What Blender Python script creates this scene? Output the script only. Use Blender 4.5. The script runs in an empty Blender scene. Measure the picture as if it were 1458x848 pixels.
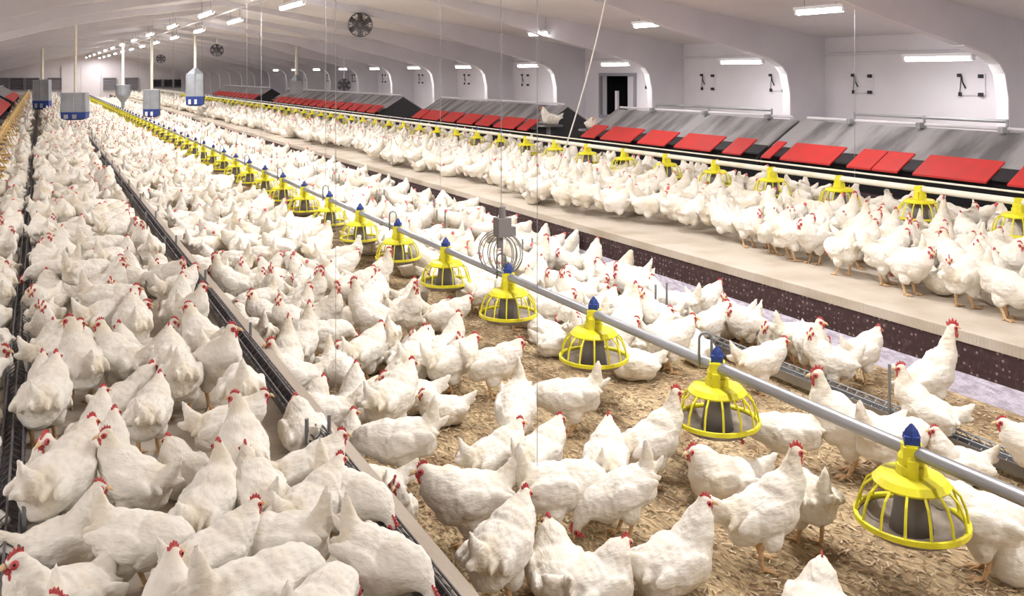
import bpy, bmesh, math, random
import numpy as np
from mathutils import Vector, Matrix, Euler
R = math.radians; PI = math.pi
C = bpy.context.scene.collection
sc = bpy.context.scene
# ------------------------------------------------------------------ camera
F = 1300.0; CX = 729.0; VX, VY = 56.0, 106.0; CAMZ = 1.75
TH = math.atan((CX-VX)/F); cT, sT = math.cos(TH), math.sin(TH)
cam_d = bpy.data.cameras.new('camera'); cam = bpy.data.objects.new('camera', cam_d); C.objects.link(cam)
cam.location = (0, 0, CAMZ); cam.rotation_euler = (PI/2, 0, -TH)
cam_d.sensor_width = 36; cam_d.lens = F/1458*36; cam_d.shift_y = -(424-VY)/1458
cam_d.clip_start = .05; cam_d.clip_end = 300
sc.camera = cam
# ------------------------------------------------------------------ world, exposure
w = bpy.data.worlds.new('world'); sc.world = w; w.use_nodes = True
w.node_tree.nodes['Background'].inputs[0].default_value = (.8, .85, 1, 1)
w.node_tree.nodes['Background'].inputs[1].default_value = .4
sc.view_settings.view_transform = 'Standard'; sc.view_settings.look = 'None'
sc.view_settings.gamma = 1; sc.view_settings.use_curve_mapping = False
sc.view_settings.exposure = 0.88
sc.cycles.use_denoising = True
sc.cycles.max_bounces = 6; sc.cycles.diffuse_bounces = 4
sc.cycles.sample_clamp_indirect = 6
TUBE_E = 9.0       # emission of the fluorescent tubes
TUBE_W = 55.0       # light each row tube throws down
SIDE_W = 8.0
rnd = random.Random(7)

def at(px, py, z=0.0):          # where a line of sight meets the level z
    Z = F*(CAMZ-z)/(py-VY); xc = (px-CX)/F*Z
    return Vector((xc*cT+Z*sT, -xc*sT+Z*cT, z))
def atx(px, X):                  # Y at which the vertical plane x=X crosses column px
    Zc = F/cT*X/(px-VX)
    return (Zc-X*sT)/cT
def proj(X, Y, z):
    Zc = X*sT+Y*cT; xc = X*cT-Y*sT
    if Zc < .2: return None
    return CX+F*xc/Zc, VY+F*(CAMZ-z)/Zc, Zc

# ------------------------------------------------------------------ materials
def mat(name, col, rough=.7, metal=0, noise=None, bump=None, emis=None, spec=.3):
    m = bpy.data.materials.new(name); m.use_nodes = True
    nt = m.node_tree; b = nt.nodes['Principled BSDF']
    b.inputs['Base Color'].default_value = (*col, 1); b.inputs['Roughness'].default_value = rough
    b.inputs['Metallic'].default_value = metal; b.inputs['Specular IOR Level'].default_value = spec
    tc = nt.nodes.new('ShaderNodeTexCoord')
    if noise:
        col2, scale, lo, hi = noise[:4]
        sp = noise[4] if len(noise) > 4 else (1, 1, 1)
        mp = nt.nodes.new('ShaderNodeMapping'); mp.inputs['Scale'].default_value = sp
        nt.links.new(tc.outputs['Object'], mp.inputs[0])
        n = nt.nodes.new('ShaderNodeTexNoise'); n.inputs['Scale'].default_value = scale; n.inputs['Detail'].default_value = 6
        nt.links.new(mp.outputs[0], n.inputs['Vector'])
        r = nt.nodes.new('ShaderNodeValToRGB'); r.color_ramp.elements[0].position = lo; r.color_ramp.elements[1].position = hi
        r.color_ramp.elements[0].color = (*col, 1); r.color_ramp.elements[1].color = (*col2, 1)
        nt.links.new(n.outputs['Fac'], r.inputs[0]); nt.links.new(r.outputs[0], b.inputs['Base Color'])
    if bump:
        scale, dist, strength = bump[:3]; sp = bump[3] if len(bump) > 3 else (1, 1, 1)
        mp = nt.nodes.new('ShaderNodeMapping'); mp.inputs['Scale'].default_value = sp
        nt.links.new(tc.outputs['Object'], mp.inputs[0])
        n = nt.nodes.new('ShaderNodeTexNoise'); n.inputs['Scale'].default_value = scale; n.inputs['Detail'].default_value = 5
        nt.links.new(mp.outputs[0], n.inputs['Vector'])
        bp = nt.nodes.new('ShaderNodeBump'); bp.inputs['Distance'].default_value = dist; bp.inputs['Strength'].default_value = strength
        nt.links.new(n.outputs['Fac'], bp.inputs['Height']); nt.links.new(bp.outputs[0], b.inputs['Normal'])
    if emis:
        b.inputs['Emission Color'].default_value = (*emis[0], 1); b.inputs['Emission Strength'].default_value = emis[1]
    return m
M = {}
M['feather'] = mat('feather', (.83, .79, .715), .95, noise=((.70, .615, .47), 6, .44, .70), bump=(55, .012, .55, (.45, 1, 1)), spec=.05)
M['comb'] = mat('comb_red', (.50, .055, .06), .6, noise=((.60, .15, .14), 60, .4, .7), bump=(160, .003, .4))
M['comb_pale'] = mat('comb_pink', (.72, .20, .19), .6, noise=((.62, .10, .10), 50, .4, .7))
M['beak'] = mat('beak_horn', (.72, .50, .28), .5)
M['leg'] = mat('leg_scale', (.70, .47, .26), .6, noise=((.52, .32, .16), 80, .4, .7), bump=(250, .002, .5, (1, 1, .3)))
M['eye'] = mat('eye_dark', (.03, .015, .01), .2)
M['yellow'] = mat('yellow_plastic', (.80, .74, .03), .45, noise=((.70, .60, .06), 14, .5, .8), spec=.4)
M['blue'] = mat('blue_plastic', (.03, .06, .25), .5)
M['pan'] = mat('dusty_grey_plastic', (.34, .29, .24), .8, noise=((.22, .18, .15), 18, .4, .7))
M['tube_grey'] = mat('grey_drop_tube', (.20, .18, .18), .6)
M['steel'] = mat('galvanised_steel', (.40, .41, .43), .42, .65, noise=((.28, .28, .29), 9, .4, .7, (1, .2, 1)))
M['dark_steel'] = mat('dirty_trough_steel', (.105, .098, .105), .6, .3, noise=((.22, .20, .19), 14, .45, .75))
M['rod'] = mat('dull_rod', (.26, .27, .28), .5, .5)
M['cream'] = mat('cream_pvc', (.83, .79, .68), .5, noise=((.74, .66, .42), 6, .5, .8))
M['litter'] = mat('litter', (.49, .385, .235), .95, noise=((.25, .175, .10), 3.6, .38, .66))
M['straw'] = mat('wood_shavings', (.74, .61, .43), .9, noise=((.50, .37, .22), 9, .35, .65))
M['straw_dark'] = mat('dark_shavings', (.30, .19, .10), .9)
M['board'] = mat('dusty_board', (.52, .45, .37), .9, noise=((.40, .33, .26), 5, .4, .7, (1, .2, 1)), bump=(30, .004, .5))
M['deck'] = mat('dusty_slats', (.54, .475, .40), .95, noise=((.41, .34, .26), 2.5, .42, .72), bump=(40, .006, .5))
M['slat_side'] = mat('dark_brown_side', (.055, .030, .032), .8, noise=((.11, .07, .07), 30, .5, .8))
M['kick'] = mat('lavender_board', (.60, .57, .68), .9, noise=((.42, .38, .46), 28, .42, .62, (1, .5, 2)), bump=(60, .01, .6))  # pale lavender strip with random greyer speckle
M['red'] = mat('red_flap', (.62, .045, .040), .5, noise=((.52, .05, .045), 6, .4, .7))
M['felt'] = mat('roof_panel', (.34, .325, .33), .75, noise=((.15, .14, .145), 2.0, .42, .64, (.5, 1.8, .5)), bump=(18, .004, .4))
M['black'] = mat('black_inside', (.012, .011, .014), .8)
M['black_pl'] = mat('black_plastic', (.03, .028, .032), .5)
M['white_wall'] = mat('white_wall', (.80, .765, .80), .75, noise=((.74, .70, .735), 1.1, .4, .7))
M['frame'] = mat('grey_frame_paint', (.70, .67, .70), .6, noise=((.63, .60, .64), 1.5, .4, .7))
M['ceil'] = mat('ceiling_panel', (.76, .725, .74), .7, noise=((.66, .62, .61), .8, .4, .7, (1, .4, 1)))
M['tube'] = mat('tube_glow', (1, 1, 1), .4, emis=((1, .985, 1), TUBE_E))
M['fixture'] = mat('fixture_white', (.82, .82, .84), .4)
M['hopper'] = mat('hopper_steel', (.36, .375, .40), .5, .25, noise=((.29, .30, .33), 4, .4, .7))
M['vent_grey'] = mat('vent_grey', (.30, .29, .32), .6)
M['rope'] = mat('cord_white', (.74, .71, .68), .8)

# litter: extra straw-like grain in the material
nt = M['litter'].node_tree; b = nt.nodes['Principled BSDF']
tc = nt.nodes.new('ShaderNodeTexCoord'); v = nt.nodes.new('ShaderNodeTexVoronoi'); v.inputs['Scale'].default_value = 75
mp = nt.nodes.new('ShaderNodeMapping'); mp.inputs['Scale'].default_value = (1, .45, 1); mp.inputs['Rotation'].default_value = (0, 0, .6)
nt.links.new(tc.outputs['Object'], mp.inputs[0]); nt.links.new(mp.outputs[0], v.inputs['Vector'])
rr = nt.nodes.new('ShaderNodeValToRGB'); rr.color_ramp.elements[0].color = (.55, .55, .55, 1); rr.color_ramp.elements[1].color = (1.5, 1.45, 1.4, 1)
nt.links.new(v.outputs['Color'], rr.inputs[0])
mx = nt.nodes.new('ShaderNodeMix'); mx.data_type = 'RGBA'; mx.blend_type = 'MULTIPLY'; mx.inputs[0].default_value = 1
src = b.inputs['Base Color'].links[0].from_socket
nt.links.new(src, mx.inputs[6]); nt.links.new(rr.outputs[0], mx.inputs[7]); nt.links.new(mx.outputs[2], b.inputs['Base Color'])
bp = nt.nodes.new('ShaderNodeBump'); bp.inputs['Distance'].default_value = .012; bp.inputs['Strength'].default_value = .8
nt.links.new(v.outputs['Distance'], bp.inputs['Height']); nt.links.new(bp.outputs[0], b.inputs['Normal'])
# deck slats: a fine cross grid cut into the colour of the slats themselves
def slat_grid(m, period):
    nt = m.node_tree; b = nt.nodes['Principled BSDF']
    tc = nt.nodes.new('ShaderNodeTexCoord'); wv = nt.nodes.new('ShaderNodeTexWave'); wv.inputs['Scale'].default_value = period
    wv.bands_direction = 'Y'; nt.links.new(tc.outputs['Object'], wv.inputs['Vector'])
    bp = nt.nodes.new('ShaderNodeBump'); bp.inputs['Distance'].default_value = .004; bp.inputs['Strength'].default_value = .3
    nt.links.new(wv.outputs['Fac'], bp.inputs['Height'])
    old = b.inputs['Normal'].links[0].from_node
    nt.links.new(old.outputs[0], bp.inputs['Normal']); nt.links.new(bp.outputs[0], b.inputs['Normal'])
slat_grid(M['deck'], 14)
# rows of pale speckles on the brown side of the slat deck (open holes with dust)
nt = M['slat_side'].node_tree; b = nt.nodes['Principled BSDF']
tc = nt.nodes.new('ShaderNodeTexCoord'); v = nt.nodes.new('ShaderNodeTexVoronoi'); v.inputs['Scale'].default_value = 26; v.inputs['Randomness'].default_value = .35
nt.links.new(tc.outputs['Object'], v.inputs['Vector'])
rr = nt.nodes.new('ShaderNodeValToRGB'); rr.color_ramp.elements[0].position = .17; rr.color_ramp.elements[0].color = (1, 1, 1, 1)
rr.color_ramp.elements[1].position = .25; rr.color_ramp.elements[1].color = (0, 0, 0, 1)
nt.links.new(v.outputs['Distance'], rr.inputs[0])
mx = nt.nodes.new('ShaderNodeMix'); mx.data_type = 'RGBA'
src = b.inputs['Base Color'].links[0].from_socket
nt.links.new(rr.outputs[0], mx.inputs[0]); nt.links.new(src, mx.inputs[6]); mx.inputs[7].default_value = (.26, .20, .20, 1)
nt.links.new(mx.outputs[2], b.inputs['Base Color'])

# ------------------------------------------------------------------ helpers
def box(bm, c, s, rot=None):
    m = Matrix.Translation(c)
    if rot: m = m @ Euler(rot).to_matrix().to_4x4()
    m = m @ Matrix.Diagonal((*s, 1))
    return bmesh.ops.create_cube(bm, size=1, matrix=m)['verts']
def tubep(bm, pts, r, n=10, caps=True):
    pts = [Vector(p) for p in pts]; rings = []
    rs = r if isinstance(r, (list, tuple)) else [r]*len(pts)
    prev = None
    for i, p in enumerate(pts):
        d = (pts[min(i+1, len(pts)-1)]-pts[max(i-1, 0)]).normalized()
        if prev is None:
            u = d.orthogonal().normalized()
        else:
            u = (prev-d*prev.dot(d)).normalized()
        prev = u; vv = d.cross(u)
        rings.append([bm.verts.new(p+rs[i]*(math.cos(2*PI*k/n)*u+math.sin(2*PI*k/n)*vv)) for k in range(n)])
    for a, b_ in zip(rings, rings[1:]):
        for k in range(n): bm.faces.new((a[k], a[(k+1) % n], b_[(k+1) % n], b_[k]))
    if caps:
        bm.faces.new(rings[0][::-1]); bm.faces.new(rings[-1])
def lathe(bm, prof, n=28, c=(0, 0, 0), closed=False):
    rings = []
    for r, z in prof:
        rings.append([bm.verts.new((c[0]+r*math.cos(2*PI*k/n), c[1]+r*math.sin(2*PI*k/n), c[2]+z)) for k in range(n)])
    pr = list(zip(rings, rings[1:]))
    if closed: pr.append((rings[-1], rings[0]))
    for a, b_ in pr:
        for k in range(n): bm.faces.new((a[k], a[(k+1) % n], b_[(k+1) % n], b_[k]))
    if not closed:
        if prof[0][0] > 1e-4: bm.faces.new(rings[0][::-1])
        if prof[-1][0] > 1e-4: bm.faces.new(rings[-1])
def prism(bm, prof, y0, y1):     # profile in x,z extruded along y
    a = [bm.verts.new((x, y0, z)) for x, z in prof]; b_ = [bm.verts.new((x, y1, z)) for x, z in prof]
    n = len(prof); bm.faces.new(a); bm.faces.new(b_[::-1])
    for k in range(n): bm.faces.new((a[(k+1) % n], a[k], b_[k], b_[(k+1) % n]))
def ell(bm, c, r, rot=(0, 0, 0), sub=2):
    m = Matrix.Translation(c) @ Euler(rot).to_matrix().to_4x4() @ Matrix.Diagonal((*r, 1))
    bmesh.ops.create_icosphere(bm, subdivisions=sub, radius=1, matrix=m)
def mesh(name, bm, m, smooth=False):
    bmesh.ops.recalc_face_normals(bm, faces=bm.faces)
    me = bpy.data.meshes.new(name); bm.to_mesh(me); bm.free(); me.materials.append(m)
    if smooth:
        me.polygons.foreach_set('use_smooth', [True]*len(me.polygons))
    return me
def obj(name, bm, m, parent=None, smooth=False, loc=None):
    me = bm if isinstance(bm, bpy.types.Mesh) else mesh(name, bm, m, smooth)
    o = bpy.data.objects.new(name, me); C.objects.link(o)
    if parent: o.parent = parent
    if loc is not None: o.location = loc
    return o
def struct(name, bm, m, parent=None):
    o = obj(name, bm, m, parent)
    if not parent: o['kind'] = 'structure'
    return o
def tag(o, label, cat, group=None):
    o['label'] = label; o['category'] = cat
    if group: o['group'] = group
    return o
def thing(name, label, cat, loc=(0, 0, 0), rz=0, group=None):
    o = bpy.data.objects.new(name, None); C.objects.link(o); o.location = loc; o.rotation_euler = (0, 0, rz)
    o.empty_display_size = .1
    return tag(o, label, cat, group)
def dup(root, loc, rz=None, label=None, group=None, scale=None):
    r = root.copy(); C.objects.link(r); r.location = loc
    if rz is not None: r.rotation_euler = (0, 0, rz)
    if scale: r.scale = (scale,)*3
    if label: r['label'] = label
    if group: r['group'] = group
    for ch in list(root.children):
        c_ = ch.copy(); C.objects.link(c_); c_.parent = r
        for g in ch.children:
            d = g.copy(); C.objects.link(d); d.parent = c_
    return r
B = bmesh.new
ORD = ('first second third fourth fifth sixth seventh eighth ninth tenth eleventh twelfth thirteenth fourteenth fifteenth sixteenth '
       'seventeenth eighteenth nineteenth twentieth').split()
TENS = {20: 'twenty', 30: 'thirty', 40: 'forty', 50: 'fifty', 60: 'sixty', 70: 'seventy', 80: 'eighty', 90: 'ninety'}
def ordw(n):                     # 1 -> first
    if n <= 20: return ORD[n-1]
    t = n//10*10; u = n % 10
    if u == 0: return TENS[t][:-1]+'ieth'
    return TENS[t]+'-'+ORD[u-1]

# ------------------------------------------------------------------ the house shell
Y0, Y1 = -5.0, 72.0; XW = 10.0; RX = 3.3; XL = 2*RX-XW; DZ = .34; DR = 4.51; DL = 1.02
bm = B(); box(bm, ((XW+XL)/2, (Y0+Y1)/2, -.1), (XW-XL+.6, Y1-Y0+.4, .2)); struct('floor', bm, M['litter'])
def zc_(x): return 3.27-.149*abs(x-RX)
bm = B()
prism(bm, [(XL-.1, zc_(XL-.1)), (RX, 3.27), (XW+.1, zc_(XW+.1)), (XW+.1, zc_(XW+.1)+.12), (RX, 3.39), (XL-.1, zc_(XL-.1)+.12)], Y0, Y1)
struct('ceiling', bm, M['ceil'])
DY0, DY1 = atx(857, XW), atx(904, XW); DY0, DY1 = min(DY0, DY1), max(DY0, DY1)      # the open hatch in the right wall
bm = B()
DZ0, DZ1 = .95, 1.72
for (ya, yb, za, zb) in ((Y0, DY0, 0, 2.4), (DY1, Y1, 0, 2.4), (DY0, DY1, 0, DZ0), (DY0, DY1, DZ1, 2.4)):
    box(bm, (XW+.06, (ya+yb)/2, (za+zb)/2), (.12, yb-ya, zb-za))
struct('wall_right', bm, M['white_wall'])
bm = B(); box(bm, (XL-.06, (Y0+Y1)/2, 1.2), (.12, Y1-Y0, 2.4)); struct('wall_left', bm, M['white_wall'])
for nm, yy in (('wall_back', Y1+.06), ('wall_front', Y0-.06)):
    bm = B(); prism(bm, [(XL, 0), (XW, 0), (XW, zc_(XW)+.05), (RX, 3.3), (XL, zc_(XL)+.05)], yy-.06, yy+.06); struct(nm, bm, M['white_wall'])
# the hatch opening: grey frame, dark room behind, half-open leaf
bm = B()
for c_, s_ in (((XW-.01, DY0-.03, (DZ0+DZ1)/2), (.06, .06, DZ1-DZ0+.12)), ((XW-.01, DY1+.03, (DZ0+DZ1)/2), (.06, .06, DZ1-DZ0+.12)),
               ((XW-.01, (DY0+DY1)/2, DZ1+.03), (.06, DY1-DY0, .06)), ((XW-.01, (DY0+DY1)/2, DZ0-.03), (.06, DY1-DY0, .06))):
    box(bm, c_, s_)
d1 = struct('door_1', bm, M['vent_grey'])
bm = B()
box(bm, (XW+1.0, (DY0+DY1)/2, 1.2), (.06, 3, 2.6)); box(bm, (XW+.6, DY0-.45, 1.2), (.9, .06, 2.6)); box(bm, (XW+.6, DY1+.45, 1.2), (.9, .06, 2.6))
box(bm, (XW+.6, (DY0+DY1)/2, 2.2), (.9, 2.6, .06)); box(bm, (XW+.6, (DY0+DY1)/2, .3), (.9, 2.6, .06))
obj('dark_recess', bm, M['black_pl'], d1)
bm = B(); box(bm, (XW+.05, DY0+.16, (DZ0+DZ1)/2), (.03, .26, DZ1-DZ0)); obj('door_leaf', bm, M['frame'], d1)
bm = B(); box(bm, (XW+.08, DY1-.42, DZ0+.24), (.05, .07, .48)); obj('door_post', bm, M['white_wall'], d1)
# portal frames: tapered legs and haunched rafters, one every 3.24 m
PITCH = 3.24; FY = [9.62+PITCH*k for k in range(-4, 20) if 9.62+PITCH*k < Y1-.4]
half = [(9.36, 0), (9.33, 1.5), (9.27, 1.76), (9.18, 1.87), (9.0, 1.965), (8.6, 2.06), (7.5, 2.30), (7.18, 2.375), (6.4, 2.60), (5.2, 2.86), (3.3, 3.17)]
outer = [(3.3, 3.30), (10.0, 2.28), (10.0, 0)]
for i, fy in enumerate(FY):
    bm = B(); prism(bm, half+outer, fy-.06, fy+.06)
    prism(bm, [(2*RX-x, z) for x, z in half+outer][::-1], fy-.06, fy+.06)
    struct('trim_%d' % (i+1), bm, M['frame'])
    bm = B()                     # inner flange of the frame
    for s in (1, -1):
        pf = [(RX+s*(x-RX), z) for x, z in half]
        for (x0, z0), (x1, z1) in list(zip(pf, pf[1:]))[:5]:
            L = math.hypot(x1-x0, z1-z0); box(bm, ((x0+x1)/2, fy, (z0+z1)/2), (L+.01, .14, .022), (0, -math.atan2(z1-z0, x1-x0), 0))
    f = obj('flange', bm, M['white_wall'], bpy.data.objects['trim_%d' % (i+1)])
# slat decks
bm = B(); box(bm, ((DR+XW)/2, (Y0+Y1)/2, DZ-.03), (XW-DR, Y1-Y0, .06)); tag_ = struct('trim_40', bm, M['deck'])
bm = B(); box(bm, (DR+.02, (Y0+Y1)/2, .20), (.03, Y1-Y0, .20)); obj('slat_side', bm, M['slat_side'], tag_)
bm = B(); prism(bm, [(DR+.005, .11), (DR+.05, .11), (DR+.05, -.05), (DR-.045, -.05), (DR-.03, .012)], Y0, Y1); obj('kick_board', bm, M['kick'], tag_)
bm = B(); box(bm, ((DL+XL)/2, (Y0+Y1)/2, DZ-.03), (DL-XL, Y1-Y0, .06)); tag_ = struct('trim_41', bm, M['deck'])
bm = B(); box(bm, (DL-.02, (Y0+Y1)/2, .14), (.03, Y1-Y0, .28)); obj('slat_side', bm, M['slat_side'], tag_)
bm = B(); box(bm, (DL-.025, (Y0+Y1)/2, DZ+.006), (.105, Y1-Y0, .018)); obj('edge_board', bm, M['board'], tag_)
# conduit along the right wall and pipes on the ceiling
def pipe_thing(name, pts, r, m, label, cat, n=8):
    bm = B(); tubep(bm, pts, r, n); return tag(obj(name, bm, m, smooth=True), label, cat)
pipe_thing('conduit', [(XW-.03, 0, 2.04), (XW-.03, Y1, 2.04)], .018, M['frame'], 'thin grey conduit run along the right wall above the hatches', 'pipe')
pipe_thing('lighting_conduit', [(3.30, 2, 2.98), (3.30, Y1, 2.98)], .02, M['fixture'], 'pale conduit running down the ridge between two rows of lights', 'pipe')

# ------------------------------------------------------------------ lights
def tube_mesh(L):
    bm = B(); tubep(bm, [(0, -L/2, 0), (0, L/2, 0)], .024 if L < 1.4 else .034, 8); a = mesh('tube', bm, M['tube'], True)
    bm = B(); box(bm, (0, 0, .045), (.09, L+.06, .035)); box(bm, (0, -L/2-.01, .01), (.05, .03, .06)); box(bm, (0, L/2+.01, .01), (.05, .03, .06))
    return a, mesh('housing', bm, M['fixture'])
TM = {}
def lamp(loc, L, W, label, group, zc=None):
    if L not in TM: TM[L] = tube_mesh(L)
    t = thing('tube_light', label, 'light', loc, 0, group)
    obj('tube', TM[L][0], None, t); obj('housing', TM[L][1], None, t)
    if zc and zc-loc[2] > .12:
        for s in (-1, 1):
            bm = B(); tubep(bm, [(0, s*L*.35, .06), (0, s*L*.35, zc-loc[2])], .004, 5); obj('hanger', bm, M['rod'], t)
    if W:
        d = bpy.data.lights.new('lamp_light', 'AREA'); d.shape = 'RECTANGLE'; d.size = .06; d.size_y = L; d.energy = W; d.color = (1, .975, .97)
        o = bpy.data.objects.new('lamp_light', d); C.objects.link(o); o.location = (0, 0, -.03); o.parent = t
    return t
for k in range(-3, 12):
    for row, X, ys in (('left', 2.84, 13.25), ('right', 3.76, 15.3)):
        y = ys+5*k
        if y < -4.2 or y > Y1-1: continue
        n = k+4
        lamp((X, y, 2.90), 1.5, TUBE_W, 'glowing white tube light, %s from the front in the %s ridge row' % (ordw(n), row), 'tube lights in two rows under the ridge', 3.18)
for k in range(-2, 6):
    lamp((7.2, 6.95+3*k, 2.405), .62, SIDE_W if k < 2 else 0, 'short glowing tube under the right ceiling slope, %s from the near end' % ordw(k+3), 'short tubes under the ceiling slope', zc_(7.2)-.02) if k in (-2, -1, 0, 1, 2) else None
for k, fy in enumerate(FY):
    if fy < 2: continue
    if fy > 40: break
    lamp((9.0, fy+.56, 1.925), .85, SIDE_W if fy < 26 else 0, 'glowing tube at the wall bay corner, %s bay from the near end' % ordw(k), 'tubes at the wall bays')
for k in range(6):
    lamp((-2.3, 2+5.5*k, 2.33), 1.2, 30 if k < 4 else 0, 'tube light below the left ceiling slope, %s from the near end' % ordw(k+1), 'tubes under the left slope', zc_(-2.3)-.02)

# ------------------------------------------------------------------ inlet hatches on the right wall
bm = B(); box(bm, (0, 0, 0), (.025, .34, .26)); ip = mesh('panel', bm, M['white_wall'])
bm = B()
box(bm, (-.03, -.13, .10), (.04, .05, .045)); ca = mesh('bracket', bm, M['black_pl'])
def hatch(x, y, z, label):
    t = thing('inlet_hatch', label, 'hatch', (x-.013, y, z), 0, 'inlet hatches on the right wall')
    obj('panel', ip, None, t)
    for dy, dz in ((0, 0), (0, -.22)):
        o = obj('bracket', ca, None, t); o.location = (0, dy, dz)
    bm = B()
    tubep(bm, [(-.03, .13, .11), (-.05, .10, .03), (-.03, .07, -.05)], .009, 6); tubep(bm, [(-.03, .13, .11), (-.03, .15, -.10)], .005, 5)
    box(bm, (-.03, .155, .11), (.04, .04, .04)); box(bm, (-.03, .145, -.12), (.03, .03, .05))
    obj('arm', bm, M['black_pl'], t)
hy = [1.19, 2.83]
for i, fy in enumerate(FY):
    if fy < -1 or fy > 45: continue
    for j, d in enumerate(hy):
        y = fy+.0+d-.35
        if DY0-.5 < y < DY1+.5: continue
        hatch(XW-.0, y, 1.63, 'white air inlet hatch with black brackets, %s in the %s wall bay' % (('nearer', 'farther')[j], ordw(i)))

# ------------------------------------------------------------------ end wall: doors, fans
def Xfar(px): return (px-VX)*cT*Y1/(F/cT-(px-VX)*sT)
bm = B(); xa, xb = Xfar(88), Xfar(143); box(bm, ((xa+xb)/2, Y1-.05, 1.15), (xb-xa, .08, 2.3)); dd = struct('door_2', bm, M['white_wall'])
bm = B(); box(bm, ((xa+xb)/2, Y1-.1, 1.15), (.05, .03, 2.3))
for x in (xa, xb): box(bm, (x, Y1-.1, 1.15), (.08, .04, 2.35))
obj('door_seam', bm, M['frame'], dd)
for i, px in enumerate((2, 24, 46, 78, 156, 187, 224, 239, 254)):
    x = Xfar(px); t = thing('exhaust_fan', 'square grey exhaust fan in the far end wall, %s from its left end' % ordw(i+1), 'fan', (x, Y1-.04, 1.08), 0, 'exhaust fans on the end wall')
    bm = B()
    s = .42 if px not in (224, 239, 254) else .30
    for c_, s_ in (((-s, -.05, 0), (.05, .12, 2*s)), ((s, -.05, 0), (.05, .12, 2*s)), ((0, -.05, s), (2*s, .12, .05)), ((0, -.05, -s), (2*s, .12, .05))): box(bm, c_, s_)
    box(bm, (0, 0, 0), (2*s, .03, 2*s)); obj('housing', bm, M['vent_grey'], t)
    bm = B()
    for k in range(7): box(bm, (0, -.05, -s+.12+k*(2*s-.2)/6), (2*s-.08, .05, .02), (.6, 0, 0))
    obj('louver', bm, M['black_pl'] if i in (1, 2, 6, 7, 8) else M['vent_grey'], t)

# ------------------------------------------------------------------ circulation fans under the ceiling
bm = B(); lathe(bm, [(.205, -.08), (.205, .08), (.195, .08), (.195, -.08)], 28, closed=True)
for v_ in bm.verts: v_.co = Vector((v_.co.x, v_.co.z, v_.co.y))
f_ring = mesh('shroud', bm, M['black_pl'], True)
bm = B()
for k in range(6):
    a = k*PI/3; vs = box(bm, (0, 0, .115), (.10, .008, .15), (0, 0, .5))
    bmesh.ops.rotate(bm, verts=vs, matrix=Matrix.Rotation(a, 3, 'Y'))
ell(bm, (0, 0, 0), (.045, .05, .045), sub=2); f_bl = mesh('blades', bm, M['tube_grey'])
bm = B()
for k in range(12):
    a = k*PI/6; tubep(bm, [(.03*math.cos(a), -.09, .03*math.sin(a)), (.2*math.cos(a), -.075, .2*math.sin(a))], .004, 5)
for rr_ in (.07, .13, .175):
    tubep(bm, [(rr_*math.cos(k*PI/10), -.088, rr_*math.sin(k*PI/10)) for k in range(21)], .003, 5, False)
f_gr = mesh('guard', bm, M['black_pl'])
def fan(x, y, z, label, rz=0, s=1):
    t = thing('circulation_fan', label, 'fan', (x, y, z), rz, 'round fans hung from the ceiling'); t.scale = (s,)*3
    obj('shroud', f_ring, None, t); obj('blades', f_bl, None, t); obj('guard', f_gr, None, t)
    bm = B(); top = (zc_(x)-z)/s
    tubep(bm, [(0, 0, .2), (0, 0, top)], .012, 6); box(bm, (0, .11, .0), (.12, .14, .12)); obj('bracket', bm, M['fixture'], t)
fan(5.2, atx(513, 5.2), CAMZ+.905, 'largest round black ceiling fan, nearest the camera', -.3, 1.08)
fan(5.2, atx(309, 5.2), CAMZ+.80, 'round dark ceiling fan, second away along the right slope', -.3)
fan(5.2, atx(229, 5.2), CAMZ+.76, 'tiny round dark ceiling fan, third and farthest along the right slope', -.3)
fan(-1.45, atx(1, -1.45), CAMZ+.92, 'round dark fan at the left picture edge under the ceiling', .3)
fan(-1.35, atx(21, -1.35), CAMZ+.92, 'small dark fan just beyond the one at the left edge', .3)
fan(8.3, atx(490, 8.3), 1.42, 'round black fan standing behind the far nest boxes', -.3, 1.0)

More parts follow.
